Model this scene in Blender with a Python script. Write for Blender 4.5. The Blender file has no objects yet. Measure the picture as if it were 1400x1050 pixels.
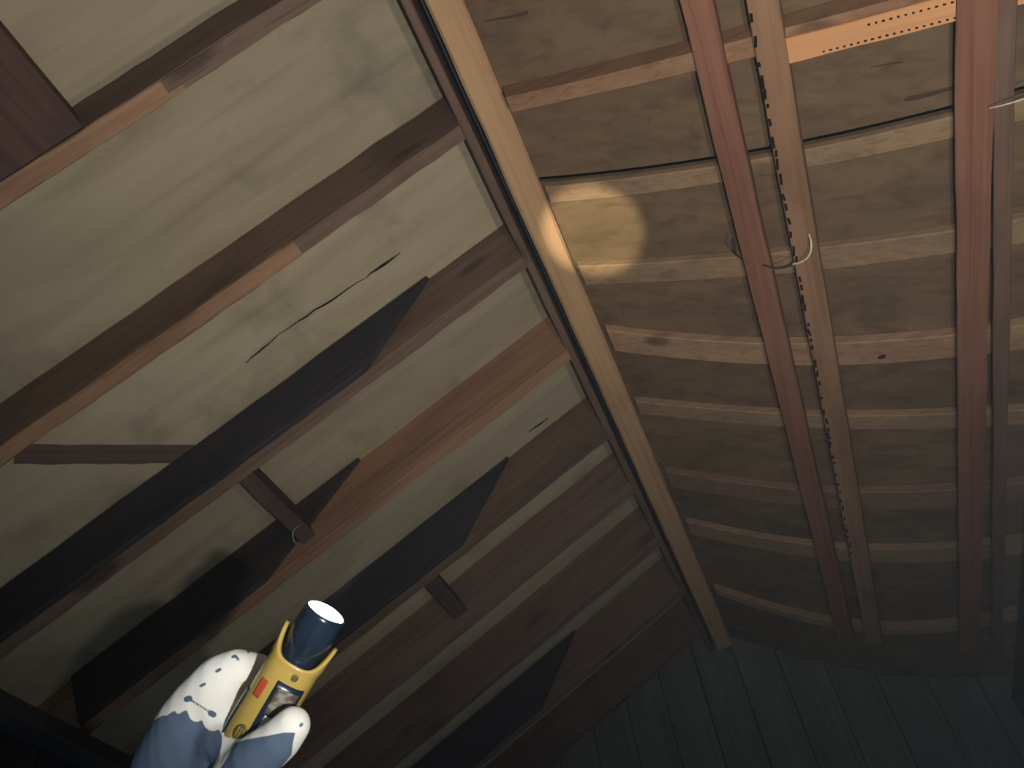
import bpy, bmesh, math, random
from mathutils import Vector, Matrix, noise
random.seed(7)
scene = bpy.context.scene
C = scene.collection
H = 1.9                      # ridge height above the eye, metres
EYE = Vector((0, 0, 1.4))
# ------------------------------------------------------------------ camera
RCAM = ((0.9227575964384507, 0.36616938009162814, -0.12015990720055522),
        (-0.3445972872701055, 0.6443758914139246, -0.6826656723247437),
        (-0.1725431187304138, 0.6713417130253585, 0.7207837238249484))
F = 1150.0
cam = bpy.data.cameras.new('camera'); cam.sensor_width = 36; cam.lens = 36 * F / 1400; cam.clip_start = .02
co = bpy.data.objects.new('camera', cam); C.objects.link(co)
rx, ry, rz = (Vector(r) for r in RCAM)          # right, down, forward
M = Matrix((rx, -ry, -rz)).transposed().to_4x4(); M.translation = EYE
co.matrix_world = M
scene.camera = co
# ------------------------------------------------------------------ world, lights, exposure
w = bpy.data.worlds.new('world'); scene.world = w; w.use_nodes = True
w.node_tree.nodes['Background'].inputs[0].default_value = (.66, .88, 1.1, 1)
w.node_tree.nodes['Background'].inputs[1].default_value = .12
scene.view_settings.view_transform = 'Standard'; scene.view_settings.look = 'None'
scene.view_settings.exposure = 0; scene.view_settings.gamma = 1
scene.view_settings.use_curve_mapping = False

def lamp(name, loc, energy, radius, col, kind='POINT'):
    l = bpy.data.lights.new(name, kind); l.energy = energy; l.shadow_soft_size = radius; l.color = col
    o = bpy.data.objects.new(name, l); C.objects.link(o); o.location = loc
    return o
KEY = lamp('work_light', EYE + Vector((.28, .60, .10)), 27.0, .035, (1, .93, .80), 'SPOT')
FILL = lamp('head_torch_light', EYE + rx * .115 + ry * .055 - rz * .02, 62, .008, (.95, .97, 1), 'SPOT')
def aim(l, u, v, size, blend):
    tgt_ = EYE + (rx * ((u - 700) / F) + ry * ((v - 525) / F) + rz) * 2.2
    l.rotation_euler = (tgt_ - l.location).to_track_quat('-Z', 'Y').to_euler()
    l.data.spot_size = math.radians(size); l.data.spot_blend = blend
aim(KEY, 880, -120, 132, 1); aim(FILL, 700, 50, 117, 1)

# ------------------------------------------------------------------ helpers
TA = 0.4735862
def ray(u, v): return rx * ((u - 700) / F) + ry * ((v - 525) / F) + rz
def pt(u, v, d): return EYE + ray(u, v) * d
def zl(x, off=0): return H * (1 + TA * (x / H + .12) + off)       # left slope, height above the eye
def sag(x, y):
    x /= H; y /= H
    if x < -.06 or x > .5: return 0
    return .033 * H * max(0, y - .6) * math.sin(math.pi * (x + .06) / .56)
def zr(x, y, off=0): return H * (.991 - TA * (x / H + .06) + off) - sag(x, y)
def on_left(u, v, off=0):
    d = ray(u, v); t = (1 + TA * .12 + off) * H / (d.z - TA * d.x); return EYE + d * t
def on_right(u, v, off=0):
    d = ray(u, v); t = 1
    for _ in range(25):
        p = d * t; t *= zr(p.x, p.y, off) / p.z
    return EYE + d * t

def props(o, label=None, cat=None, group=None, kind=None):
    if label: o['label'] = label
    if cat: o['category'] = cat
    if group: o['group'] = group
    if kind: o['kind'] = kind
    return o
def empty(name, loc=(0, 0, 0)):
    o = bpy.data.objects.new(name, None); C.objects.link(o); o.location = loc; o.empty_display_size = .05
    return o
def mobj(name, bm, mat, parent=None, smooth=False):
    bmesh.ops.recalc_face_normals(bm, faces=bm.faces[:])
    me = bpy.data.meshes.new(name); bm.to_mesh(me); bm.free()
    for m in (mat if isinstance(mat, (list, tuple)) else [mat]): me.materials.append(m)
    if smooth:
        for p in me.polygons: p.use_smooth = True
    o = bpy.data.objects.new(name, me); C.objects.link(o)
    if parent:
        o.parent = parent
        bpy.context.view_layer.update(); o.matrix_parent_inverse = parent.matrix_world.inverted()
    return o

# ------------------------------------------------------------------ materials
def nodes(name):
    m = bpy.data.materials.new(name); m.use_nodes = True
    return m, m.node_tree, m.node_tree.nodes['Principled BSDF']
def wood(name, c1, c2, dark=(.03, .018, .012), rough=.75, stain=.5, grain=1.0, spec=.25, knots=.0, fine=70, vein=.28):
    m, nt, b = nodes(name); N = nt.nodes; L = nt.links
    tc = N.new('ShaderNodeTexCoord'); oi = N.new('ShaderNodeObjectInfo')
    add = N.new('ShaderNodeVectorMath'); add.operation = 'MULTIPLY_ADD'
    add.inputs[1].default_value = (1, 1, 1)
    rnd = N.new('ShaderNodeVectorMath'); rnd.operation = 'SCALE'; rnd.inputs['Scale'].default_value = 37
    cmb = N.new('ShaderNodeCombineXYZ'); L.new(oi.outputs['Random'], cmb.inputs[0]); L.new(oi.outputs['Random'], cmb.inputs[1])
    L.new(cmb.outputs[0], rnd.inputs[0])
    L.new(tc.outputs['Object'], add.inputs[0]); L.new(rnd.outputs[0], add.inputs[2])
    mp = N.new('ShaderNodeMapping'); mp.inputs['Scale'].default_value = (1.6, fine, fine); L.new(add.outputs[0], mp.inputs[0])
    g = N.new('ShaderNodeTexNoise'); g.inputs['Scale'].default_value = 1; g.inputs['Detail'].default_value = 5; g.inputs['Distortion'].default_value = .6
    L.new(mp.outputs[0], g.inputs[0])
    mp2 = N.new('ShaderNodeMapping'); mp2.inputs['Scale'].default_value = (2.2, 9, 9); L.new(add.outputs[0], mp2.inputs[0])
    g2 = N.new('ShaderNodeTexNoise'); g2.inputs['Scale'].default_value = 1; g2.inputs['Detail'].default_value = 3; L.new(mp2.outputs[0], g2.inputs[0])
    st = N.new('ShaderNodeTexNoise'); st.inputs['Scale'].default_value = 3.2; st.inputs['Detail'].default_value = 4; st.inputs['Roughness'].default_value = .6
    L.new(add.outputs[0], st.inputs[0])
    mix = N.new('ShaderNodeMix'); mix.data_type = 'RGBA'; mix.inputs[6].default_value = (*c1, 1); mix.inputs[7].default_value = (*c2, 1)
    r1 = N.new('ShaderNodeMapRange'); r1.inputs[1].default_value = .35; r1.inputs[2].default_value = .68; L.new(g2.outputs[0], r1.inputs[0]); L.new(r1.outputs[0], mix.inputs[0])
    mixg = N.new('ShaderNodeMix'); mixg.data_type = 'RGBA'; mixg.blend_type = 'MULTIPLY'
    r2 = N.new('ShaderNodeMapRange'); r2.inputs[1].default_value = .45; r2.inputs[2].default_value = .75; r2.inputs[4].default_value = grain; L.new(g.outputs[0], r2.inputs[0])
    L.new(r2.outputs[0], mixg.inputs[0]); L.new(mix.outputs[2], mixg.inputs[6]); mixg.inputs[7].default_value = (1 - vein, 1 - vein * 1.15, 1 - vein * 1.3, 1)
    mixs = N.new('ShaderNodeMix'); mixs.data_type = 'RGBA'
    r3 = N.new('ShaderNodeMapRange'); r3.inputs[1].default_value = .55; r3.inputs[2].default_value = .82; r3.inputs[4].default_value = stain; L.new(st.outputs[0], r3.inputs[0])
    L.new(r3.outputs[0], mixs.inputs[0]); L.new(mixg.outputs[2], mixs.inputs[6]); mixs.inputs[7].default_value = (*dark, 1)
    last = mixs.outputs[2]
    if knots:
        mk = N.new('ShaderNodeMapping'); mk.inputs['Scale'].default_value = (3.0, 9, 9); L.new(add.outputs[0], mk.inputs[0])
        vo = N.new('ShaderNodeTexVoronoi'); vo.inputs['Scale'].default_value = .8; L.new(mk.outputs[0], vo.inputs[0])
        rk = N.new('ShaderNodeMapRange'); rk.inputs[1].default_value = .10; rk.inputs[2].default_value = .2; rk.inputs[3].default_value = knots; rk.inputs[4].default_value = 0
        L.new(vo.outputs['Distance'], rk.inputs[0])
        mx = N.new('ShaderNodeMix'); mx.data_type = 'RGBA'; L.new(rk.outputs[0], mx.inputs[0]); L.new(last, mx.inputs[6]); mx.inputs[7].default_value = (*dark, 1)
        last = mx.outputs[2]
    # small value shift per object
    hs = N.new('ShaderNodeHueSaturation'); rr = N.new('ShaderNodeMapRange'); rr.inputs[3].default_value = .9; rr.inputs[4].default_value = 1.1
    L.new(oi.outputs['Random'], rr.inputs[0]); L.new(rr.outputs[0], hs.inputs['Value']); L.new(last, hs.inputs['Color'])
    L.new(hs.outputs[0], b.inputs['Base Color'])
    b.inputs['Roughness'].default_value = rough; b.inputs['Specular IOR Level'].default_value = spec
    bp = N.new('ShaderNodeBump'); bp.inputs['Strength'].default_value = .35; bp.inputs['Distance'].default_value = .002
    L.new(g.outputs[0], bp.inputs['Height']); L.new(bp.outputs[0], b.inputs['Normal'])
    return m
def plain(name, col, rough=.5, spec=.5, metal=0, emit=None, es=0, bump=0, coat=0):
    m, nt, b = nodes(name)
    tn = nt.nodes.new('ShaderNodeTexNoise'); tn.inputs['Scale'].default_value = 120
    mx = nt.nodes.new('ShaderNodeMix'); mx.data_type = 'RGBA'; nt.links.new(tn.outputs[0], mx.inputs[0])
    mx.inputs[6].default_value = (*[c * .92 for c in col], 1); mx.inputs[7].default_value = (*[min(1, c * 1.06) for c in col], 1)
    nt.links.new(mx.outputs[2], b.inputs['Base Color'])
    b.inputs['Roughness'].default_value = rough; b.inputs['Specular IOR Level'].default_value = spec; b.inputs['Metallic'].default_value = metal
    b.inputs['Coat Weight'].default_value = coat
    if emit: b.inputs['Emission Color'].default_value = (*emit, 1); b.inputs['Emission Strength'].default_value = es
    if bump:
        bp = nt.nodes.new('ShaderNodeBump'); bp.inputs['Strength'].default_value = bump; bp.inputs['Distance'].default_value = .001
        nt.links.new(tn.outputs[0], bp.inputs['Height']); nt.links.new(bp.outputs[0], b.inputs['Normal'])
    return m
W_RIDGE = wood('pale_fir', (.58, .35, .175), (.50, .285, .145), stain=.25, knots=.0, vein=.2)
W_RAFT = wood('brown_rafter', (.20, .125, .083), (.15, .09, .06), stain=.6, knots=.7)
W_ORANGE = wood('orange_pine', (.37, .205, .11), (.28, .145, .08), stain=.45, knots=.5)
W_RED = wood('reddish_cedar', (.31, .14, .083), (.25, .105, .065), stain=.3)
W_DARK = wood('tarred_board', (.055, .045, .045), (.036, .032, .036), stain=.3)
W_SHEATH = wood('grey_sheathing', (.445, .36, .228), (.385, .305, .19), dark=(.12, .11, .08), stain=.85, fine=22, vein=.16, rough=.85)
W_BOARD = wood('brown_sheathing', (.225, .142, .076), (.172, .11, .06), dark=(.05, .035, .025), stain=.75, fine=30, vein=.3, rough=.8, knots=.25)
W_BATTEN = wood('tan_batten', (.38, .24, .13), (.30, .19, .11), stain=.3, knots=.4)
W_BRIGHT = wood('bright_pine_batten', (.74, .36, .15), (.64, .30, .13), stain=.12, vein=.15)
W_WALL = wood('gable_boarding', (.22, .22, .18), (.17, .17, .14), dark=(.12, .12, .10), stain=.5)
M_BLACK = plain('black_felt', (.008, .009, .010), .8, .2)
M_SLOT = plain('slot_shadow_black', (.012, .010, .010), .9, .1)
M_CORD = plain('cream_cord', (.78, .70, .50), .6, .3)
M_CORDDK = plain('dark_cord', (.05, .04, .035), .7, .2)
M_RUBBER = plain('black_rubber', (.012, .022, .035), .28, .6)

# ------------------------------------------------------------------ boards
def board(name, p0, p1, width, depth, mat, parent=None, wdir=(0, 1, 0), updir=(0, 0, 1), seg=24, wane=.0015, chamf=.003,
          path=None, cut0=0, cut1=0, seed=0, endw=None, endd=None):
    """board whose underside centre runs p0 -> p1 (or through path); wdir = width direction, the body rises along updir.
    cut0/cut1: how far the upper edge is set back from the lower edge at the ends."""
    pts = [Vector(p) for p in path] if path else [Vector(p0).lerp(Vector(p1), i / seg) for i in range(seg + 1)]
    P0 = pts[0].copy(); X = (pts[-1] - pts[0]).normalized(); Wd = Vector(wdir); Wd = (Wd - X * Wd.dot(X)).normalized()
    U = X.cross(Wd); U = U if U.dot(Vector(updir)) > 0 else -U
    Mx = Matrix((X, Wd, U)).transposed().to_4x4(); Mx.translation = P0
    inv = Mx.inverted(); n = len(pts); bm = bmesh.new(); rings = []
    for i, p in enumerate(pts):
        q = inv @ p; t = i / (n - 1)
        wv = (width if endw is None else width + (endw - width) * t) / 2
        dv = depth if endd is None else depth + (endd - depth) * t
        c = min(chamf, wv * .4)
        prof = [(-wv + c, 0), (wv - c, 0), (wv, c), (wv, dv - c), (wv - c, dv), (-wv + c, dv), (-wv, dv - c), (-wv, c)]
        ring = []
        for k, (a, b_) in enumerate(prof):
            j = wane * noise.noise(Vector((q.x * 7 + seed * 3.1, k // 2 * 5.3, seed * 1.7)))
            j2 = wane * noise.noise(Vector((q.x * 23 + seed, k // 2 * 9.3, 4)))* .6
            xo = 0
            if i == 0: xo = cut0 * (b_ / dv)
            if i == n - 1: xo = -cut1 * (b_ / dv)
            ring.append(bm.verts.new((q.x + xo, q.y + a + (j + j2) * (1 if a > 0 else -1), q.z + b_ + (j + j2) * (-1 if b_ <= c else 1))))
        rings.append(ring)
    for A, B in zip(rings, rings[1:]):
        for k in range(8): bm.faces.new((A[k], A[(k + 1) % 8], B[(k + 1) % 8], B[k]))
    bm.faces.new(rings[0]); bm.faces.new(rings[-1])
    o = mobj(name, bm, mat, None)
    o.matrix_world = Mx
    if parent:
        bpy.context.view_layer.update(); o.parent = parent; o.matrix_parent_inverse = parent.matrix_world.inverted()
    return o
def tube(name, pts, r, mat, parent=None, n=8, res=6):
    pts = [Vector(p) for p in pts]; sm = []
    for i in range(len(pts) - 1):
        p0, p1, p2, p3 = pts[max(i - 1, 0)], pts[i], pts[i + 1], pts[min(i + 2, len(pts) - 1)]
        for k in range(res):
            t = k / res
            sm.append(.5 * ((2 * p1) + (p2 - p0) * t + (2 * p0 - 5 * p1 + 4 * p2 - p3) * t * t + (3 * p1 - p0 - 3 * p2 + p3) * t ** 3))
    sm.append(pts[-1]); bm = bmesh.new(); rings = []
    ref = Vector((.3, .9, .3)).normalized()
    for i, p in enumerate(sm):
        d = (sm[min(i + 1, len(sm) - 1)] - sm[max(i - 1, 0)]).normalized()
        a = d.cross(ref).normalized(); b = d.cross(a)
        rings.append([bm.verts.new(p + (a * math.cos(2 * math.pi * k / n) + b * math.sin(2 * math.pi * k / n)) * r) for k in range(n)])
    for A, B in zip(rings, rings[1:]):
        for k in range(n): bm.faces.new((A[k], A[(k + 1) % n], B[(k + 1) % n], B[k]))
    bm.faces.new(rings[0]); bm.faces.new(rings[-1])
    return mobj(name, bm, mat, parent, True)
def E3(x, y, z): return Vector((x, y, EYE.z + z))

# ================================================================== THE SHELL
RD = .105                                   # height of the left rafters, in units of H
LY = [.035, .256, .487, .709, .911, 1.122, 1.296, 1.492, 1.705, 1.905]      # centre lines of the left rafters (x H)
ceiling = props(empty('ceiling', (0, 1.9, EYE.z + H)), 'pitched timber roof seen from inside, grey panels left and brown boards right', kind='structure')
XE = -1.30                                  # left eaves
XT = -.118
edges = [-.20] + LY + [2.02]
for a, b in zip(edges, edges[1:]):
    ym = (a + b) / 2 * H
    p0 = E3(XT * H, ym, zl(XT * H, RD)); p1 = E3(XE * H, ym, zl(XE * H, RD))
    board('sheathing_panel', p0, p1, (b - a) * H - .003, .012, W_SHEATH, ceiling, seg=30, wane=.001, seed=a * 9)
# right slope boards: bowed, one row per bay, real joints between them
RS = .018                                   # sheathing above the batten undersides
def right_path(yf, off, x0=-.095, x1=.80, n=26):
    out = []
    for i in range(n + 1):
        x = (x0 + (x1 - x0) * i / n) * H; y = yf(x / H) * H
        out.append(E3(x, y, zr(x, y, off)))
    return out
def lin(*k):
    def f(x):
        pts = [(-.06, k[0]), (.15, k[1]), (.375, k[2])]
        if x < .15: a, b = pts[0], pts[1]
        else: a, b = pts[1], pts[2]
        # smooth quadratic through the three points
        x0, x1, x2 = -.06, .15, .375
        xx = min(x, .5)
        return k[0] * (xx - x1) * (xx - x2) / ((x0 - x1) * (x0 - x2)) + k[1] * (xx - x0) * (xx - x2) / ((x1 - x0) * (x1 - x2)) + k[2] * (xx - x0) * (xx - x1) / ((x2 - x0) * (x2 - x1))
    return f
seams = [(-.2, -.2, -.2), (.10, .10, .10), (.335, .335, .33), (.605, .611, .592), (.775, .78, .775), (.95, .98, .975), (1.10, 1.115, 1.12), (1.32, 1.335, 1.325), (1.50, 1.515, 1.50), (1.75, 1.77, 1.75), (2.02, 2.02, 2.02)]
def strip_board(name, fa, fb, gap, thick, mat, off, parent, n=26):
    """flat board filling the slope between two curves fa and fb"""
    bm = bmesh.new(); lo = []; up = []
    org = E3(.1 * H, fa(.1) * H, 0); org.z = EYE.z + zr(.1 * H, org.y)
    for i in range(n + 1):
        x = (-.098 + .90 * i / n) * H
        ya = fa(x / H) * H + gap; yb = fb(x / H) * H - gap
        row = [E3(x, y, zr(x, y, off)) - org for y in (ya, ya * .5 + yb * .5, yb)]
        lo.append([bm.verts.new(p) for p in row]); up.append([bm.verts.new(p + Vector((0, 0, thick))) for p in row])
    for i in range(n):
        for k in range(2):
            bm.faces.new((lo[i][k], lo[i][k + 1], lo[i + 1][k + 1], lo[i + 1][k]))
            bm.faces.new((up[i][k], up[i][k + 1], up[i + 1][k + 1], up[i + 1][k]))
        for k in (0, 2): bm.faces.new((lo[i][k], lo[i + 1][k], up[i + 1][k], up[i][k]))
    for i in (0, n):
        for k in range(2): bm.faces.new((lo[i][k], lo[i][k + 1], up[i][k + 1], up[i][k]))
    o = mobj(name, bm, mat); o.location = org
    if parent: o.parent = parent; o.matrix_parent_inverse = Matrix.Translation(-parent.location)
    return o
for i in range(len(seams) - 1):
    g0 = .0015
    strip_board('sheathing_board', lin(*seams[i]), lin(*seams[i + 1]), .008 if i in (2, 3) else g0, .014, W_BOARD, RS, ceiling)
# black roofing felt above everything
bm = bmesh.new()
pl = [(XE - .02, zl((XE - .02) * H, RD + .012)), (-.09, zl(-.09 * H, RD + .012) ), (.9, zr(.9 * H, 0, .045))]
v = [[bm.verts.new(E3(x * H, y, z)) for x, z in pl] for y in (-.25 * H, 2.04 * H)]
for k in range(2): bm.faces.new((v[0][k], v[0][k + 1], v[1][k + 1], v[1][k]))
bmesh.ops.solidify(bm, geom=bm.faces[:], thickness=.004)
props(mobj('roofing_felt', bm, M_BLACK, ceiling), 'black roofing felt above the boards')

# gable wall at the far end: upright boards
wall = props(empty('wall_far', (0, 2.03 * H, EYE.z)), 'dark boarded gable wall at the far end of the attic', kind='structure')
x = -1.35 * H; k = 0
while x < .95 * H:
    wd = .185
    xm = x + wd / 2
    top = (zl(xm, .11) if xm < -.1 * H else zr(xm, 0, .05)) + .02
    o = board('plank', E3(xm, 2.045 * H, -.9), E3(xm, 2.045 * H, min(top, 1.06 * H)), wd - .004, .02, W_WALL, wall, wdir=(1, 0, 0), updir=(0, 1, 0), seg=4, seed=k)
    x += wd; k += 1
bm = bmesh.new(); bmesh.ops.create_cube(bm, size=1, matrix=Matrix.Translation(E3(-.2 * H, 2.062 * H, .4)) @ Matrix.Diagonal((2.4 * H, .01, 3.4, 1)))  # sheet added to keep world light from leaking between the planks
props(mobj('light_stop_sheet', bm, M_BLACK, wall), 'unseen black sheet added behind the planks to stop light through the gaps')
# eaves wall left
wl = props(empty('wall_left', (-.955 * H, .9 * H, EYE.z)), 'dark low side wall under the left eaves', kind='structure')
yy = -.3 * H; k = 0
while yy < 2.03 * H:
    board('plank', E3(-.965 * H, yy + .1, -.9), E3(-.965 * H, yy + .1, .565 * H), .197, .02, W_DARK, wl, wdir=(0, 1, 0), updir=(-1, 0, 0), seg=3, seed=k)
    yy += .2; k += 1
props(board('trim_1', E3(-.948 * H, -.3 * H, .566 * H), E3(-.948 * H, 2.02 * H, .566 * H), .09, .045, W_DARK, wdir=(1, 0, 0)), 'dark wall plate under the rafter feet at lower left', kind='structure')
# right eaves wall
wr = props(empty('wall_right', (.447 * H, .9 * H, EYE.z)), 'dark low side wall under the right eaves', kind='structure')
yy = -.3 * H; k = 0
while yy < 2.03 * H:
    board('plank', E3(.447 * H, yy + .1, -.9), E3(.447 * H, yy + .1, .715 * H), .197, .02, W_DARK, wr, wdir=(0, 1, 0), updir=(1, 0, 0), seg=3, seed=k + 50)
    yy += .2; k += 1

# ================================================================== RIDGE
rb = props(board('ridge_beam', E3(-.0835 * H, -.1 * H, H), E3(-.0985 * H, 2.03 * H, H), .041 * H, .07 * H, W_RIDGE, wdir=(1, 0, 0), seg=60, wane=.002, chamf=.007, seed=3),
           'long pale ridge beam crossing the picture from top centre to lower right', 'beam')
props(board('trim_2', E3(-.1245 * H, -.1 * H, .996 * H), E3(-.131 * H, 2.02 * H, .996 * H), .012 * H, .09 * H, W_RAFT, wdir=(1, 0, 0), seg=40, seed=4),
      'thin reddish ledger board along the left side of the ridge beam', kind='structure')
cab = tube('black_cable', [E3((-.1085 - .0072 * y) * H, y * H, (1.010 + .001 * math.sin(y * 9)) * H) for y in [-.1 + .2 * i for i in range(11)]], .0035, plain('black_cable_sheath', (.03, .035, .04), .3, .6))
props(cab, 'thin black cable in the dark gap left of the ridge beam', 'cable')

# ================================================================== LEFT RAFTERS
raft_labels = {
 1: 'first left rafter from the top left corner, narrow orange underside half dark-stained',
 2: 'second left rafter, long brown side face above a thin orange underside edge',
 3: 'third left rafter, mostly covered by a black board ending in a point',
 4: 'orange-brown rafter just below the longest black board, small notches in its edge',
 5: 'fifth left rafter, carrying the middle black pointed board, meets the ridge at mid height',
 6: 'dim brown rafter between the middle and the lowest black boards, upper of two',
 7: 'dim brown rafter between the middle and the lowest black boards, lower of two',
 8: 'dark rafter carrying the lowest black pointed board',
 9: 'last left rafter, lying against the dark gable wall'}
for i, y in enumerate(LY):
    if i == 0: continue          # out of the picture
    if i == 1: mat = W_RAFT
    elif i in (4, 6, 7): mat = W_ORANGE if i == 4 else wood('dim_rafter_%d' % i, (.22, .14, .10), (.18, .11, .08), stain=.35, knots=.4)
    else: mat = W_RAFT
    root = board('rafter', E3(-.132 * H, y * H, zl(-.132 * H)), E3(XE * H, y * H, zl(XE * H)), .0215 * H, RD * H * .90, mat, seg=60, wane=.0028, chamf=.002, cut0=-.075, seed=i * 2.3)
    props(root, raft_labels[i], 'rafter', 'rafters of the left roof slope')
    if i == 1:
        a = board('edge_strip', E3(-.36 * H, y * H + .002, zl(-.36 * H) - .003), E3(-1.1 * H, y * H + .002, zl(-1.1 * H) - .003), .021 * H, .02, W_ORANGE, root, seg=40, wane=.003, seed=8)
        props(a, 'sawn orange strip along the rafter underside')
        a = board('edge_strip', E3(-.14 * H, y * H - .006, zl(-.14 * H) - .004), E3(-.375 * H, y * H - .006, zl(-.375 * H) - .004), .014 * H, .02, W_RAFT, root, seg=20, wane=.005, seed=18)
    if i == 2:
        a = board('edge_strip', E3(-.36 * H, (y - .001) * H, zl(-.36 * H) - .006), E3(-1.1 * H, (y - .001) * H, zl(-1.1 * H) - .006), .020 * H, .012, W_ORANGE, root, seg=60, wane=.005, seed=28)
        props(a, 'bark-edged orange underside strip')

# black pointed boards fixed to the near face of rafters 3, 5 and 8
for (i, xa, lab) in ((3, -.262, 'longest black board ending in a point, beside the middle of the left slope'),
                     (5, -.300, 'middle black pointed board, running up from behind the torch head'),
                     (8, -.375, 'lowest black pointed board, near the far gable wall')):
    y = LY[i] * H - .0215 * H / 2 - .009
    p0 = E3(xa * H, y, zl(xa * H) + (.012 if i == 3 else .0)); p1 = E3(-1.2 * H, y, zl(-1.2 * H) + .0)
    o = board('brace_and_shade_board', E3((xa - .12) * H, y, zl((xa - .12) * H) - .002), E3(-.945 * H, y, zl(-.945 * H) - .002), .017, RD * H * .88, W_DARK, seg=30, wane=.002, cut0=-.16 * H, seed=i * 7)
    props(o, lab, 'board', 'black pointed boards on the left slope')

y = LY[4] * H - .0215 * H / 2 - .009  # dark board laid over this rafter in place of the hand's shadow
props(board('brace_and_shade_board', E3(-.66 * H, y, zl(-.66 * H)), E3(-.945 * H, y, zl(-.945 * H)), .017, RD * H * .88, wood('shade_board', (.06, .042, .035), (.04, .03, .026), stain=.6), seg=30, wane=.003, cut0=-.22 * H, seed=61),
      'dark brown board standing in for the shadow on the lower half of the orange rafter, left of the torch', 'board')
# blocking pieces between rafters
def block(u0, v0, u1, v1, ya, yb, depth, width, mat, label, off=0.02):
    a = on_left(u0, v0, off); b = on_left(u1, v1, off); x = (a.x + b.x) / 2
    o = board('blocking_piece', E3(x, ya * H, zl(x, off)), E3(x, yb * H, zl(x, off)), width, depth, mat, wdir=(1, 0, TA), seg=6, seed=x)
    return props(o, label, 'block')
M_BLK = wood('dark_block', (.13, .08, .06), (.09, .055, .045), stain=.4)
block(345, 650, 412, 738, .722, .899, .06 * H, .045, M_BLK, 'short dark block between the longest black board and the orange rafter')
block(592, 800, 630, 838, 1.135, 1.284, .05 * H, .055, M_BLK, 'short dark block right of the torch lens, between two dim rafters')
block(-70, 60, -16, 155, -.12, .244, .075 * H, .20, wood('old_red_block', (.10, .045, .03), (.06, .035, .028), stain=.5), 'wide dark red block in the top left corner', .0)
# the small curved nail on the first block
tube('bent_nail', [pt(410, 718, 2.38), pt(402, 724, 2.36), pt(400, 732, 2.35), pt(403, 741, 2.36), pt(409, 744, 2.38)], .0022, plain('dull_wire', (.35, .33, .28), .4, .5, .3))
props(bpy.data.objects['bent_nail'], 'small pale bent nail at the lower end of the short dark block', 'nail')
# thin strip across the second bay, coloured brown to stand in for a shadow
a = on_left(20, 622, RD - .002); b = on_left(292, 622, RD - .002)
props(board('lath', a, b, .058, .006, wood('shade_strip_brown', (.16, .10, .075), (.13, .085, .065), stain=.3), wdir=(0, 1, 0), seg=12, wane=.004, seed=5),  # no real lath: brown strip added in place of a shadow
      'dull brown strip standing in for a shadow across the grey panel at the left edge', 'lath')
# cracks in the panels: thin splinters of dark wood standing proud
def crack(pts, off, r, side='L', parent=ceiling):
    P = [(on_left if side == 'L' else on_right)(u, v, off) for u, v in pts]
    n = len(P); bm = bmesh.new(); rings = []
    for i, p in enumerate(P):
        t = i / (n - 1); rr = r * (.15 + math.sin(math.pi * min(.98, max(.02, t))) * random.uniform(.7, 1.3))
        d = (P[min(i + 1, n - 1)] - P[max(i - 1, 0)]).normalized(); w_ = d.cross(Vector((0, 0, 1))).normalized()
        rings.append([bm.verts.new(p + w_ * rr), bm.verts.new(p - w_ * rr), bm.verts.new(p + Vector((0, 0, .004)))])
    for A, B in zip(rings, rings[1:]):
        for k in range(3): bm.faces.new((A[k], A[(k + 1) % 3], B[(k + 1) % 3], B[k]))
    bm.faces.new(rings[0]); bm.faces.new(rings[-1])
    return props(mobj('crack', bm, M_BLACK, parent), 'thin dark split in the panel')
def interp(p, q, n, j=1.2): return [(p[0] + (q[0] - p[0]) * i / n + random.uniform(-j, j), p[1] + (q[1] - p[1]) * i / n + random.uniform(-j, j)) for i in range(n + 1)]
crack(interp((548, 346), (500, 380), 6), RD - .0015, .0032)
crack(interp((500, 380), (385, 455), 10), RD - .0015, .0022)
crack(interp((385, 455), (335, 496), 6), RD - .0015, .002)
crack(interp((750, 572), (722, 592), 4, .6), RD - .0015, .003)
crack(interp((745, 472), (678, 516), 6, .6), RD - .0015, .004)
crack(interp((845, 740), (800, 772), 4, .8), RD - .0015, .008)

# ================================================================== RIGHT SLOPE BATTENS
rows = [  # name, y at three stations (far edge), width, depth below boards, material, label
 ((-.0, .0, -.01), .022, .03, W_BATTEN, 'first right batten, out of view above the picture'),
 ((.482, .474, .458), .022, .034, W_ORANGE, 'uppermost right batten, dull side face above a bright orange underside'),
 ((.638, .641, .622), .026, .011, W_BATTEN, 'pale flat batten just below the open black joint between the boards'),
 ((.793, .797, .787), .038, .013, W_BATTEN, 'two-toned batten at the lower edge of the bright torch spot'),
 ((.938, .972, .972), .048, .016, wood('fawn_batten', (.47, .28, .15), (.38, .22, .13), stain=.2, knots=.6), 'wide light brown bowed batten with one oval knot near its right end'),
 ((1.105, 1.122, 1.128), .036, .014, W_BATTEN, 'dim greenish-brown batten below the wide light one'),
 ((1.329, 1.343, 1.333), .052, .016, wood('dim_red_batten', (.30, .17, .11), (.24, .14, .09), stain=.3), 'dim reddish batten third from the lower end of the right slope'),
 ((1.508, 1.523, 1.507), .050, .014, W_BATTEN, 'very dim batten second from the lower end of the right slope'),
 ((1.764, 1.800, 1.766), .030, .018, W_BATTEN, 'lowest bowed batten in front of the dark gable'),
]
bat = []
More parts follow.
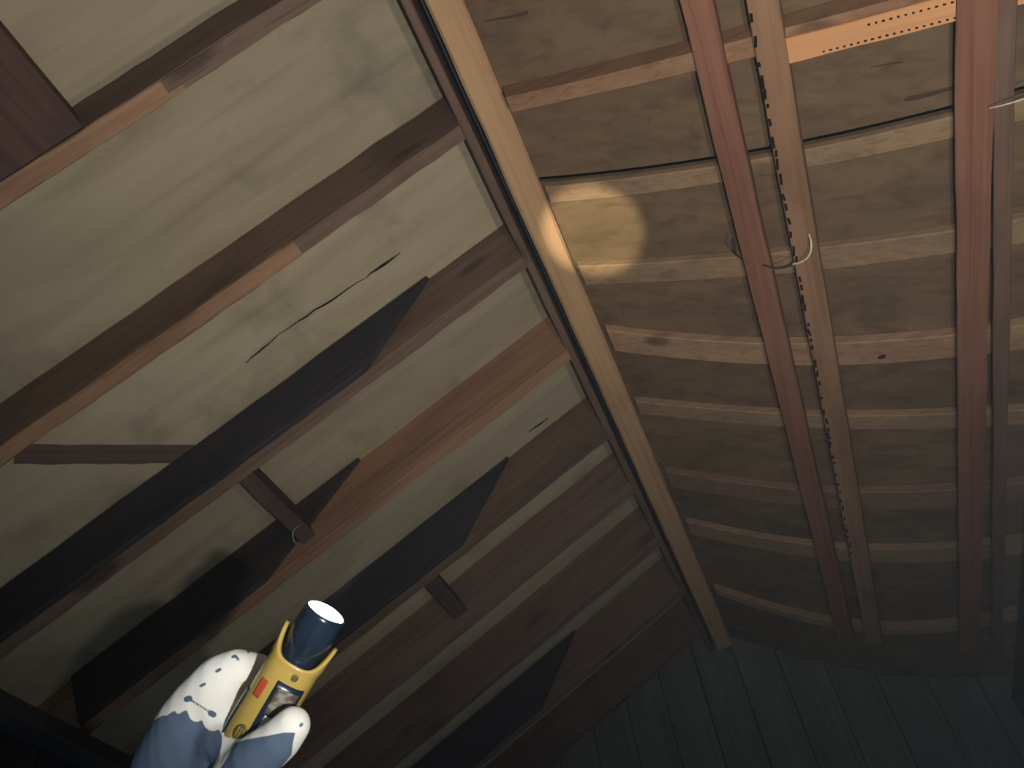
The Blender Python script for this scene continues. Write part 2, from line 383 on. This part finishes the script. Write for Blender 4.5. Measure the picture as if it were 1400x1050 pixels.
for i, (ys, wd, dp, mat, lab) in enumerate(rows):
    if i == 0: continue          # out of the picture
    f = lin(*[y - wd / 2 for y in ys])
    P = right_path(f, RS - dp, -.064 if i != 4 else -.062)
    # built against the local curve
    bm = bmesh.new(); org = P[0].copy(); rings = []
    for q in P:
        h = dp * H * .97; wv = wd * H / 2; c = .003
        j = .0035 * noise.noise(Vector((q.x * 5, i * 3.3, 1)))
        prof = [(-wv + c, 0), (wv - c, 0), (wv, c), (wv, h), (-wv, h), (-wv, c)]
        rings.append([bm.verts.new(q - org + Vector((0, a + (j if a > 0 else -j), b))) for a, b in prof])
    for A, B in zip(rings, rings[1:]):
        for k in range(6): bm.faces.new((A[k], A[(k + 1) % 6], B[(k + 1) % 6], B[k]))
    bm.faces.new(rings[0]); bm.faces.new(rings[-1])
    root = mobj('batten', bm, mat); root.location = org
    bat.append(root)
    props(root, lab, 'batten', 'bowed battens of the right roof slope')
    if i == 4:      # oval knot
        kp = on_right(1208, 487, RS - dp) ; bm = bmesh.new(); bmesh.ops.create_uvsphere(bm, u_segments=14, v_segments=8, radius=1)
        bmesh.ops.scale(bm, vec=(.016, .009, .002), verts=bm.verts[:]); bmesh.ops.translate(bm, vec=kp, verts=bm.verts[:])
        props(mobj('knot', bm, plain('knot_brown', (.05, .02, .015), .6), root, True), 'dark oval knot')

# bright new lath over the uppermost batten, with two rows of punched slots
fy = lambda x: lin(.480, .472, .456)(x)
P = [E3(x * H, fy(x) * H + .004, zr(x * H, 0, RS - .034) - .008) for x in [.215 + .026 * i for i in range(15)]]
nl = board('punched_lath', None, None, .052, .007, W_BRIGHT, path=P, wane=.002, chamf=.001)
props(nl, 'bright orange lath at the top right with two rows of punched slots', 'lath')
bm = bmesh.new()
for r_, dy in ((0, -.012), (1, .019)):
    for k in range(26):
        x = .262 + .006 * k + r_ * .002
        if r_ == 0 and x < .30 and random.random() < .35: continue
        y = fy(x) * H + .004 + dy; z = zr(x * H, 0, RS - .034) - .0085
        L_ = .005 * random.uniform(.8, 1.1)
        bmesh.ops.create_cube(bm, size=1, matrix=Matrix.Translation(E3(x * H, y, z)) @ Matrix.Rotation(math.atan(TA), 4, 'Y') @ Matrix.Diagonal((L_, .0032, .002, 1)))
props(mobj('slot_row', bm, M_SLOT, nl), 'two rows of small black slots', kind='stuff')

# ================================================================== LONG RUNNERS UNDER THE RIGHT SLOPE
def roff(y): return RS - .043 - .033 * max(0, y - .55)
def runner(u0, v0, u1, v1, wd, dp, mat, label, name='runner', seed=1):
    """underside line through two photographed points, extended both ways"""
    def hit(u, v, y):
        d = ray(u, v); off = roff(y); t = (.991 + TA * -.06 + off) * H / (d.z + TA * d.x); return EYE + d * t
    a = hit(u0, v0, .4); b = hit(u1, v1, 1.6)
    for _ in range(6): a = hit(u0, v0, (a.y) / H); b = hit(u1, v1, b.y / H)
    P = []
    for i in range(41):
        y = (-.1 + 1.89 * i / 40) * H; t = (y - a.y) / (b.y - a.y); x = a.x + (b.x - a.x) * t
        P.append(E3(x, y, (.991 - TA * (x / H + .06) + roff(y / H)) * H))
    root = board(name, None, None, wd, dp, mat, path=P, wdir=(1, 0, -TA), wane=.002, chamf=.002, seed=seed)
    props(root, label, 'batten', 'long runners crossing under the right slope')
    return root, a, b
r1, *_ = runner(951, 0, 1133, 775, .062, .026, W_RED, 'reddish long runner nearest the ridge beam', seed=2)
r2, a2, b2 = runner(1042, 0, 1164, 700, .060, .028, W_ORANGE, 'tan long runner in the middle, black slots along its left edge', seed=3)
r3, a3, b3 = runner(1336, 0, 1326, 860, .066, .034, W_RED, 'broad red-brown long runner near the right edge of the picture', seed=4)
r4, *_ = runner(1377, 0, 1366, 700, .034, .016, wood('dull_runner', (.20, .12, .08), (.16, .09, .06)), 'dull brown long runner just right of the broad one', seed=5)
# slots along the left edge of the middle runner
bm = bmesh.new(); y = a2.y - .02
while y < 1.45 * H:
    t = (y - a2.y) / (b2.y - a2.y); x = a2.x + (b2.x - a2.x) * t - .0225 + random.uniform(-.0015, .0015)
    z = (.991 - TA * (x / H + .06) + roff(y / H)) * H - .0003
    L_ = random.choice((.010, .018, .024, .030))
    bmesh.ops.create_cube(bm, size=1, matrix=Matrix.Translation(E3(x, y, z)) @ Matrix.Rotation(math.atan(TA), 4, 'Y') @ Matrix.Rotation(random.uniform(-.15, .15), 4, 'Z') @ Matrix.Diagonal((.0055, L_, .002, 1)))
    y += random.choice((.028, .040, .050, .062))
props(mobj('slot_row', bm, M_SLOT, r2), 'row of small black slots', kind='stuff')

# wire loop round the middle runner and the cord at the right edge
def deep(u, v, k=0): return on_right(u, v, RS - .050) - ray(u, v).normalized() * k
tube('wire_loop', [deep(1106, 320, -.01), deep(1109, 332, .02), deep(1108, 345, .03), deep(1102, 354, .03), deep(1093, 359, .025), deep(1084, 361, .015)], .0024, M_CORD)
props(bpy.data.objects['wire_loop'], 'cream cord curling over the middle runner', 'cord')
tube('dark_wire', [deep(1084, 361, .01), deep(1074, 365, 0), deep(1060, 367, 0), deep(1046, 363, 0), deep(1040, 361, -.03), deep(1020, 356, -.045), deep(1007, 348, -.02), deep(1004, 338, 0), deep(1005, 328, -.01)], .0026, M_CORDDK)
props(bpy.data.objects['dark_wire'], 'dark wire sagging between the reddish and the middle runner', 'wire')
tube('hanging_cord', [deep(1352, 148, .0), deep(1370, 144, .02), deep(1400, 135, .03), deep(1440, 118, .03)], .0016, M_CORD)
props(bpy.data.objects['hanging_cord'], 'cream cord stretched to the right edge of the picture', 'cord')
# dark smears on the boards: splits and knots standing slightly proud
def smear(pts, off, wds, mat):
    P = [on_right(u, v, off) for u, v in pts]; n = len(P); bm = bmesh.new(); rings = []
    for p, r in zip(P, wds):
        rings.append([bm.verts.new(p + Vector((0, r, .0))), bm.verts.new(p - Vector((0, r, .0))), bm.verts.new(p + Vector((0, 0, .004)))])
    for A, B in zip(rings, rings[1:]):
        for k in range(3): bm.faces.new((A[k], A[(k + 1) % 3], B[(k + 1) % 3], B[k]))
    bm.faces.new(rings[0]); bm.faces.new(rings[-1])
    return props(mobj('wood_split', bm, mat, ceiling), 'dark streak in a brown board')
M_SM = plain('dark_streak', (.085, .056, .035), .8, .1)
smear([(1236, 137), (1242, 135), (1255, 133), (1275, 128), (1312, 117)], RS - .001, [.002, .006, .006, .005, .004], M_SM)
smear([(660, 30), (680, 26), (705, 22), (721, 17), (722, 17)], RS - .001, [.001, .002, .0035, .0035, .002], M_SM)
smear([(1190, 92), (1215, 88), (1235, 85)], RS - .001, [.0005, .002, .0005], M_SM)

# ================================================================== TORCH
TD = .69; lens_c = pt(445, 838, TD)
ax_img = Vector((.49, -.87, 0)).normalized(); tilt = math.radians(16)
_v = (EYE - lens_c).normalized(); _i = pt(445 + 52, 838 - 86, TD) - lens_c; _i = (_i - _v * _i.dot(_v)).normalized()
ax = _i * math.cos(tilt) + _v * math.sin(tilt)
# make it lean relative to the line of sight through the lens
tz = ax.normalized(); view = (EYE - lens_c).normalized()
ty = (view - tz * view.dot(tz)).normalized()       # towards the eye
tx = ty.cross(tz)                                  # picture right
if tx.dot(rx) < 0: tx = -tx
TM = Matrix((tx, ty, tz)).transposed().to_4x4(); TM.translation = lens_c; TM = TM @ Matrix.Scale(1.08, 4)
torch = empty('torch'); torch.matrix_world = TM
props(torch, 'yellow and black torch, switched on, held up in a gloved hand', 'torch')
def tp(name, bm, mat, smooth=True, parent=None, label=None):
    o = mobj(name, bm, mat, None, smooth); o.parent = parent or torch
    if label: o['label'] = label
    return o
def rev(bm, prof, n=48, top=None):
    rings = []
    for r, z in prof:
        rings.append([bm.verts.new((r * math.cos(2 * math.pi * k / n), r * math.sin(2 * math.pi * k / n), z)) for k in range(n)])
    for A, B in zip(rings, rings[1:]):
        for k in range(n): bm.faces.new((A[k], A[(k + 1) % n], B[(k + 1) % n], B[k]))
    return rings
M_YEL = plain('yellow_plastic', (.50, .33, .07), .38, .5, bump=.05, coat=.2)
M_WHT = plain('lens_light', (1, 1, 1), .3, emit=(.80, .93, 1.0), es=14)
M_BLK2 = plain('black_plastic', (.010, .018, .03), .22, .6, coat=.3)
BR = .0209
def brad(z):   # z negative towards the tail
    s = -z
    if s < .040: return BR + .0008
    if s < .10: return BR
    return BR - min(1, (s - .10) / .06) * .0035
bm = bmesh.new(); n = 72; Zs = 26; cols = []
for k in range(n):
    th = 2 * math.pi * k / n; c = abs(math.cos(th)); ztop = -.038 + .019 * c ** 5
    col = []
    for j in range(Zs + 1):
        t = j / Zs; z = -.122 + (ztop + .122) * t
        r = brad(z)
        if z > -.045: r += .0012 * ((z + .045) / .023)
        sq = 1 + .03 * math.cos(4 * th) * -1
        col.append(bm.verts.new((r * sq * math.cos(th), r * sq * math.sin(th), z)))
    th_r = brad(ztop) - .0022
    col.append(bm.verts.new((th_r * math.cos(th), th_r * math.sin(th), ztop - .0002)))
    col.append(bm.verts.new((th_r * math.cos(th), th_r * math.sin(th), -.09)))
    cols.append(col)
for k in range(n):
    A, B = cols[k], cols[(k + 1) % n]
    for j in range(len(A) - 1): bm.faces.new((A[j], A[j + 1], B[j + 1], B[j]))
bm.faces.new([c[0] for c in cols])
tp('body', bm, M_YEL, label='yellow plastic shell with two pointed horns')
bm = bmesh.new()
rg = rev(bm, [(.006, -.075), (.0165, -.075), (.0168, -.052), (.0160, -.044), (.0150, -.036), (.0150, -.031), (.0164, -.027), (.0172, -.020), (.0172, -.012), (.0166, -.003), (.0168, .0005), (.0155, .0012), (.0150, -.0008), (.012, -.001)])
bm.faces.new(rg[0]); bm.faces.new(rg[-1])
tp('head', bm, M_BLK2, label='glossy black head with narrow neck')
bm = bmesh.new(); prof = [(.0150 * math.cos(a), .0005 + .0035 * math.sin(a)) for a in [i * math.pi / 2 / 8 for i in range(9)]]; prof[-1] = (.0003, prof[-1][1])
rg = rev(bm, prof, 40); bm.faces.new(rg[0]); bm.faces.new(rg[-1])
tp('lens', bm, M_WHT, label='glowing white lens')
bm = bmesh.new(); rg = rev(bm, [(.0145, -.128), (.016, -.125), (.0165, -.120)]); bm.faces.new(rg[0]); bm.faces.new(rg[-1]); tp('tail_cap', bm, M_BLK2)
def patch(th0, th1, z0, z1, lift=.0008, n1=12, n2=10, skew=0, round_=False):
    """curved plate wrapped on the body; angles in degrees from the side facing the eye, + to picture right"""
    bm = bmesh.new(); g = []
    for i in range(n1 + 1):
        row = []
        for j in range(n2 + 1):
            a, b_ = i / n1 * 2 - 1, j / n2 * 2 - 1
            if round_:
                s = 1 / max(1, math.hypot(a, b_) / max(abs(a), abs(b_), 1e-6)); a *= s; b_ *= s
            th = (th0 + th1) / 2 + (th1 - th0) / 2 * a + skew * b_; z = (z0 + z1) / 2 + (z1 - z0) / 2 * b_
            an = math.pi / 2 - math.radians(th) ; an0 = an
            sq = 1 - .03 * math.cos(4 * an0); r = brad(z) * sq + lift + (.0012 * ((z + .045) / .023) if z > -.045 else 0)
            row.append((r * math.cos(an), r * math.sin(an), z, r))
        g.append(row)
    up = [[bm.verts.new(q[:3]) for q in row] for row in g]
    dn = [[bm.verts.new((q[0] * (1 - .0016 / q[3]), q[1] * (1 - .0016 / q[3]), q[2])) for q in row] for row in g]
    for i in range(n1):
        for j in range(n2):
            bm.faces.new((up[i][j], up[i + 1][j], up[i + 1][j + 1], up[i][j + 1])); bm.faces.new((dn[i][j], dn[i + 1][j], dn[i + 1][j + 1], dn[i][j + 1]))
    for i in range(n1):
        for j in (0, n2): bm.faces.new((up[i][j], up[i + 1][j], dn[i + 1][j], dn[i][j]))
    for j in range(n2):
        for i in (0, n1): bm.faces.new((up[i][j], up[i][j + 1], dn[i][j + 1], dn[i][j]))
    return bm
tp('window_frame', patch(-10, 50, -.119, -.053, .0009, skew=-1), M_RUBBER, label='black frame of the label window')
wf = bpy.data.objects['window_frame']
M_LBL, nt, b = nodes('printed_label'); tn = nt.nodes.new('ShaderNodeTexNoise'); tn.inputs['Scale'].default_value = 160; cr = nt.nodes.new('ShaderNodeValToRGB')
cr.color_ramp.elements[0].color = (.10, .07, .045, 1); cr.color_ramp.elements[1].color = (.30, .26, .19, 1); cr.color_ramp.elements[0].position = .42; cr.color_ramp.elements[1].position = .6
tc = nt.nodes.new('ShaderNodeTexCoord'); nt.links.new(tc.outputs['Object'], tn.inputs[0]); nt.links.new(tn.outputs[0], cr.inputs[0]); nt.links.new(cr.outputs[0], b.inputs['Base Color'])
tp('label_plate', patch(-3, 43, -.078, -.057, .0013), M_LBL, parent=wf, label='brown and grey printed label')
tp('label_plate', patch(2, 36, -.091, -.079, .0015), plain('silver_foil', (.55, .62, .62), .25, .6, .4), parent=wf, label='silvery foil patch')
tp('switch_button', patch(-42, -27, -.072, -.058, .0012), plain('red_button', (.50, .07, .03), .4), label='small red mark')
tp('emblem', patch(-36, -10, -.106, -.093, .0010, round_=True), plain('emblem_dark', (.11, .09, .02), .5), label='round dark emblem')
tp('emblem', patch(8, 22, -.0490, -.0430, .0008, round_=True), plain('emblem_olive', (.22, .15, .03), .5), label='small round printed mark')
tp('grip_pad', patch(-100, -66, -.118, -.074, .0014), M_RUBBER, label='black side grip')
# strokes of the small printed marks
for k in range(3):
    tp('emblem_stroke', patch(10 + k * 4, 12 + k * 4, -.0480, -.0440, .0012, 2, 4), plain('print_ink', (.05, .04, .02), .6))
for k in range(3):
    tp('emblem_stroke', patch(-30 + k * 6, -27 + k * 6, -.1035, -.0955, .0014, 2, 4), plain('ink_yellow', (.30, .20, .03), .6))

# the beam of the torch: warm round spot beside the ridge
tgt = on_right(812, 313, RS)
src = lens_c + tz * .008
sp = lamp('torch_beam', src, 150, .006, (1, .93, .66), 'SPOT')
d = (tgt - src); sp.rotation_euler = d.to_track_quat('-Z', 'Y').to_euler()
sp.data.spot_size = math.radians(10.4); sp.data.spot_blend = .55
# short range glow of the lens on the things round it
gl = lamp('torch_glow', lens_c + tz * .012, .05, .01, (.55, .8, 1))

# ================================================================== GLOVED HAND
def ball(bm, p, r):
    bmesh.ops.create_icosphere(bm, subdivisions=3, radius=r, matrix=Matrix.Translation(p))
def chain(bm, pts):
    P = [(pt(u, v, d), r * .001) for u, v, d, r in pts]
    for (p, r), (q, s) in zip(P, P[1:]):
        n = max(2, int((q - p).length / .003))
        for i in range(n + 1): ball(bm, p.lerp(q, i / n), r + (s - r) * i / n)
bm = bmesh.new()
chain(bm, [(215, 1190, .76, 31), (232, 1110, .735, 36), (243, 1050, .715, 38), (262, 995, .712, 31), (272, 967, .712, 25), (300, 930, .716, 21), (322, 917, .722, 18.5)])   # forearm, back of hand, index root
chain(bm, [(285, 1170, .74, 30), (285, 1085, .715, 33), (290, 1030, .705, 25)])
chain(bm, [(322, 917, .722, 18.5), (350, 917, .738, 15), (385, 926, .742, 11.5), (404, 934, .735, 10)])                # index
chain(bm, [(262, 985, .725, 24), (315, 958, .752, 15), (365, 962, .765, 12), (392, 972, .757, 10)])                     # middle
chain(bm, [(262, 1010, .735, 22), (300, 1002, .773, 14), (345, 1004, .785, 11.5), (374, 1012, .777, 10)])               # ring
chain(bm, [(262, 1040, .745, 20), (290, 1046, .787, 12.5), (325, 1048, .797, 10), (350, 1054, .791, 9)])                # little
chain(bm, [(290, 955, .712, 24), (303, 985, .706, 23), (300, 1020, .700, 24), (300, 1060, .702, 26)])                                          # side of the index root
chain(bm, [(300, 1015, .688, 17), (316, 1022, .672, 12), (335, 1035, .660, 15)])                                          # web
chain(bm, [(285, 1120, .70, 26), (318, 1072, .664, 22), (348, 1038, .645, 19), (383, 1011, .640, 16.6), (400, 991, .638, 14.2)])  # thumb
me = bpy.data.meshes.new('glove_raw'); bm.to_mesh(me); bm.free()
tmp = bpy.data.objects.new('glove_raw', me); C.objects.link(tmp)
md = tmp.modifiers.new('r', 'REMESH'); md.mode = 'VOXEL'; md.voxel_size = .0017
sm = tmp.modifiers.new('s', 'SMOOTH'); sm.factor = .8; sm.iterations = 26
dg = bpy.context.evaluated_depsgraph_get(); ev = tmp.evaluated_get(dg)
gm = bpy.data.meshes.new_from_object(ev); bpy.data.objects.remove(tmp)
base = pt(262, 1060, .715)
# hand frame: the plane the hand's back is seen in
B1 = [(150, 1200), (150, 1020), (193, 996), (212, 984), (222.5, 978), (228, 978.5), (233, 974.6), (239, 971.5), (242, 976), (247, 975), (251.5, 971.5), (255.6, 971.5), (259.8, 981.8), (264, 986), (270, 987), (276, 984.5), (280.5, 994.3), (286, 998.5), (293, 999.5), (300, 997), (303.7, 1006.7), (303, 1019), (299, 1033.6), (291, 1050), (283, 1068), (278, 1200)]
B2 = [(290, 1200), (292, 1070), (302, 1050), (311.6, 1033.6), (320, 1016), (336.5, 1011), (367.5, 1005.6), (388, 1001.5), (403.7, 1001.5), (400.6, 1015), (398.6, 1031.6), (384, 1050), (370, 1080), (360, 1200)]
def sd(poly, x, y):
    ins = False; best = 1e9; n = len(poly)
    for i in range(n):
        x0, y0 = poly[i]; x1, y1 = poly[(i + 1) % n]
        if (y0 > y) != (y1 > y) and x < (x1 - x0) * (y - y0) / (y1 - y0) + x0: ins = not ins
        dx, dy = x1 - x0, y1 - y0; t = max(0, min(1, ((x - x0) * dx + (y - y0) * dy) / (dx * dx + dy * dy)))
        best = min(best, math.hypot(x - x0 - dx * t, y - y0 - dy * t))
    return best if ins else -best
def dseg(x, y, a, b):
    dx, dy = b[0] - a[0], b[1] - a[1]; t = max(0, min(1, ((x - a[0]) * dx + (y - a[1]) * dy) / max(1e-6, dx * dx + dy * dy)))
    return math.hypot(x - a[0] - dx * t, y - a[1] - dy * t)
marks = [((318, 898), (322, 897), 2.2), ((322, 897), (326, 902), 1.8), ((296, 918), (301, 915), 2.2), ((274, 938), (280, 935), 2.0), ((255, 956), (259, 955), 4.2), ((259, 956), (288, 974), 1.5), ((288, 975), (292, 977), 4.2), ((411, 992), (413, 990), 2.2), ((337, 886), (340, 892), 1.5)]
attr = gm.attributes.new('knit', 'FLOAT', 'POINT'); attr2 = gm.attributes.new('mark', 'FLOAT', 'POINT')
plane0 = pt(300, 1000, .70); Dv = (plane0 - EYE).dot(rz)
for i, v_ in enumerate(gm.vertices):
    q = v_.co - EYE; dd = q.dot(rz); X_ = 700 + F * q.dot(rx) / dd; Y_ = 525 + F * q.dot(ry) / dd
    attr.data[i].value = max(sd(B1, X_, Y_), sd(B2, X_, Y_))
    attr2.data[i].value = max(r - dseg(X_, Y_, a, b) for a, b, r in marks) if dd < .74 else -5
    v_.co -= base
gm.materials.clear()
MG, nt, b = nodes('glove_fabric'); N = nt.nodes; L = nt.links
a1 = N.new('ShaderNodeAttribute'); a1.attribute_name = 'knit'; a2n = N.new('ShaderNodeAttribute'); a2n.attribute_name = 'mark'
def mr(src_, lo, hi):
    r = N.new('ShaderNodeMapRange'); r.inputs[1].default_value = lo; r.inputs[2].default_value = hi; L.new(src_, r.inputs[0]); return r.outputs[0]
f1 = mr(a1.outputs['Fac'], -.6, .6); f2 = mr(a2n.outputs['Fac'], -.5, .7)
kn = N.new('ShaderNodeTexNoise'); kn.inputs['Scale'].default_value = 45; kn.inputs['Detail'].default_value = 4
tcg = N.new('ShaderNodeTexCoord'); L.new(tcg.outputs['Object'], kn.inputs[0])
blue = N.new('ShaderNodeMix'); blue.data_type = 'RGBA'; L.new(kn.outputs[0], blue.inputs[0]); blue.inputs[6].default_value = (.09, .125, .18, 1); blue.inputs[7].default_value = (.14, .18, .245, 1)
crm = N.new('ShaderNodeMix'); crm.data_type = 'RGBA'; L.new(kn.outputs[0], crm.inputs[0]); crm.inputs[6].default_value = (.93, .86, .70, 1); crm.inputs[7].default_value = (.97, .92, .80, 1)
mA = N.new('ShaderNodeMix'); mA.data_type = 'RGBA'; L.new(f1, mA.inputs[0]); L.new(crm.outputs[2], mA.inputs[6]); L.new(blue.outputs[2], mA.inputs[7])
mB = N.new('ShaderNodeMix'); mB.data_type = 'RGBA'; L.new(f2, mB.inputs[0]); L.new(mA.outputs[2], mB.inputs[6]); mB.inputs[7].default_value = (.10, .14, .19, 1)
L.new(mB.outputs[2], b.inputs['Base Color']); b.inputs['Roughness'].default_value = .85; b.inputs['Specular IOR Level'].default_value = .15
wv = N.new('ShaderNodeTexWave'); wv.inputs['Scale'].default_value = 22; wv.inputs['Distortion'].default_value = 6; wv.inputs['Detail'].default_value = 2; L.new(tcg.outputs['Object'], wv.inputs[0])
bpn = N.new('ShaderNodeBump'); bpn.inputs['Strength'].default_value = .12; bpn.inputs['Distance'].default_value = .003; L.new(wv.outputs['Fac'], bpn.inputs['Height']); L.new(bpn.outputs[0], b.inputs['Normal'])
gm.materials.append(MG)
for p in gm.polygons: p.use_smooth = True
gm.name = 'gloved_hand'
go = bpy.data.objects.new('gloved_hand', gm); C.objects.link(go); go.location = base
props(go, 'hand in a cream-coated blue-grey work glove gripping the torch', 'gloved hand')

# sleeve: the forearm below the picture, running back to the person holding the light
sl = []
P = [(pt(238, 1165, .745), .043), (E3(-.37, .30, .14), .050), (E3(-.36, .08, -.12), .056), (E3(-.28, -.12, -.26), .068), (E3(-.12, -.34, -.34), .085)]
bm = bmesh.new(); rings = []; Q = []
for (a, ra), (b_, rb_) in zip(P, P[1:]):
    for k in range(8): Q.append((a.lerp(b_, k / 8), ra + (rb_ - ra) * k / 8))
Q.append(P[-1])
for i, (p, r_) in enumerate(Q):
    d = (Q[min(i + 1, len(Q) - 1)][0] - Q[max(i - 1, 0)][0]).normalized(); a = d.cross(Vector((0, 0, 1))).normalized(); b_ = d.cross(a)
    rings.append([bm.verts.new(p - base + (a * math.cos(t) + b_ * math.sin(t)) * r_ * (1 + .05 * noise.noise(Vector((t, i * .45, 2))))) for t in [2 * math.pi * k / 24 for k in range(24)]])
for A, B in zip(rings, rings[1:]):
    for k in range(24): bm.faces.new((A[k], A[(k + 1) % 24], B[(k + 1) % 24], B[k]))
bm.faces.new(rings[0]); bm.faces.new(rings[-1])
sv = mobj('sleeve', bm, plain('dark_sleeve', (.05, .055, .07), .9, .1, bump=.3), None, True); sv.parent = go

# pale tube along the open joint beside the ridge: a highlight put into colour
e = tube('joint_highlight', [on_right(u, v, RS - .0005) for u, v in ((762, 253), (800, 249), (850, 244), (905, 238), (960, 232), (985, 229))], .0011, plain('highlight_pale', (.62, .66, .58), .5), None, n=5)
e.parent = ceiling; bpy.context.view_layer.update(); e.matrix_parent_inverse = ceiling.matrix_world.inverted(); e['label'] = 'painted pale highlight along the open joint'

# thin haze volume added to lift the darkest areas like a sensor veil
bm = bmesh.new(); bmesh.ops.create_cube(bm, size=1, matrix=Matrix.Translation(E3(-.2 * H, .85 * H, .55)) @ Matrix.Diagonal((2.6 * H, 2.55 * H, 3.2, 1)))
MH = bpy.data.materials.new('veil_haze'); MH.use_nodes = True; nt = MH.node_tree; nt.nodes.clear()
vs = nt.nodes.new('ShaderNodeVolumeScatter'); vs.inputs['Density'].default_value = .0030; vs.inputs['Color'].default_value = (.84, .93, 1, 1)
vs.inputs['Anisotropy'].default_value = .0
ou = nt.nodes.new('ShaderNodeOutputMaterial'); nt.links.new(vs.outputs[0], ou.inputs['Volume'])
props(mobj('veil_haze', bm, MH), 'faint haze added through the attic to lift the darkest areas', 'haze', kind='stuff')
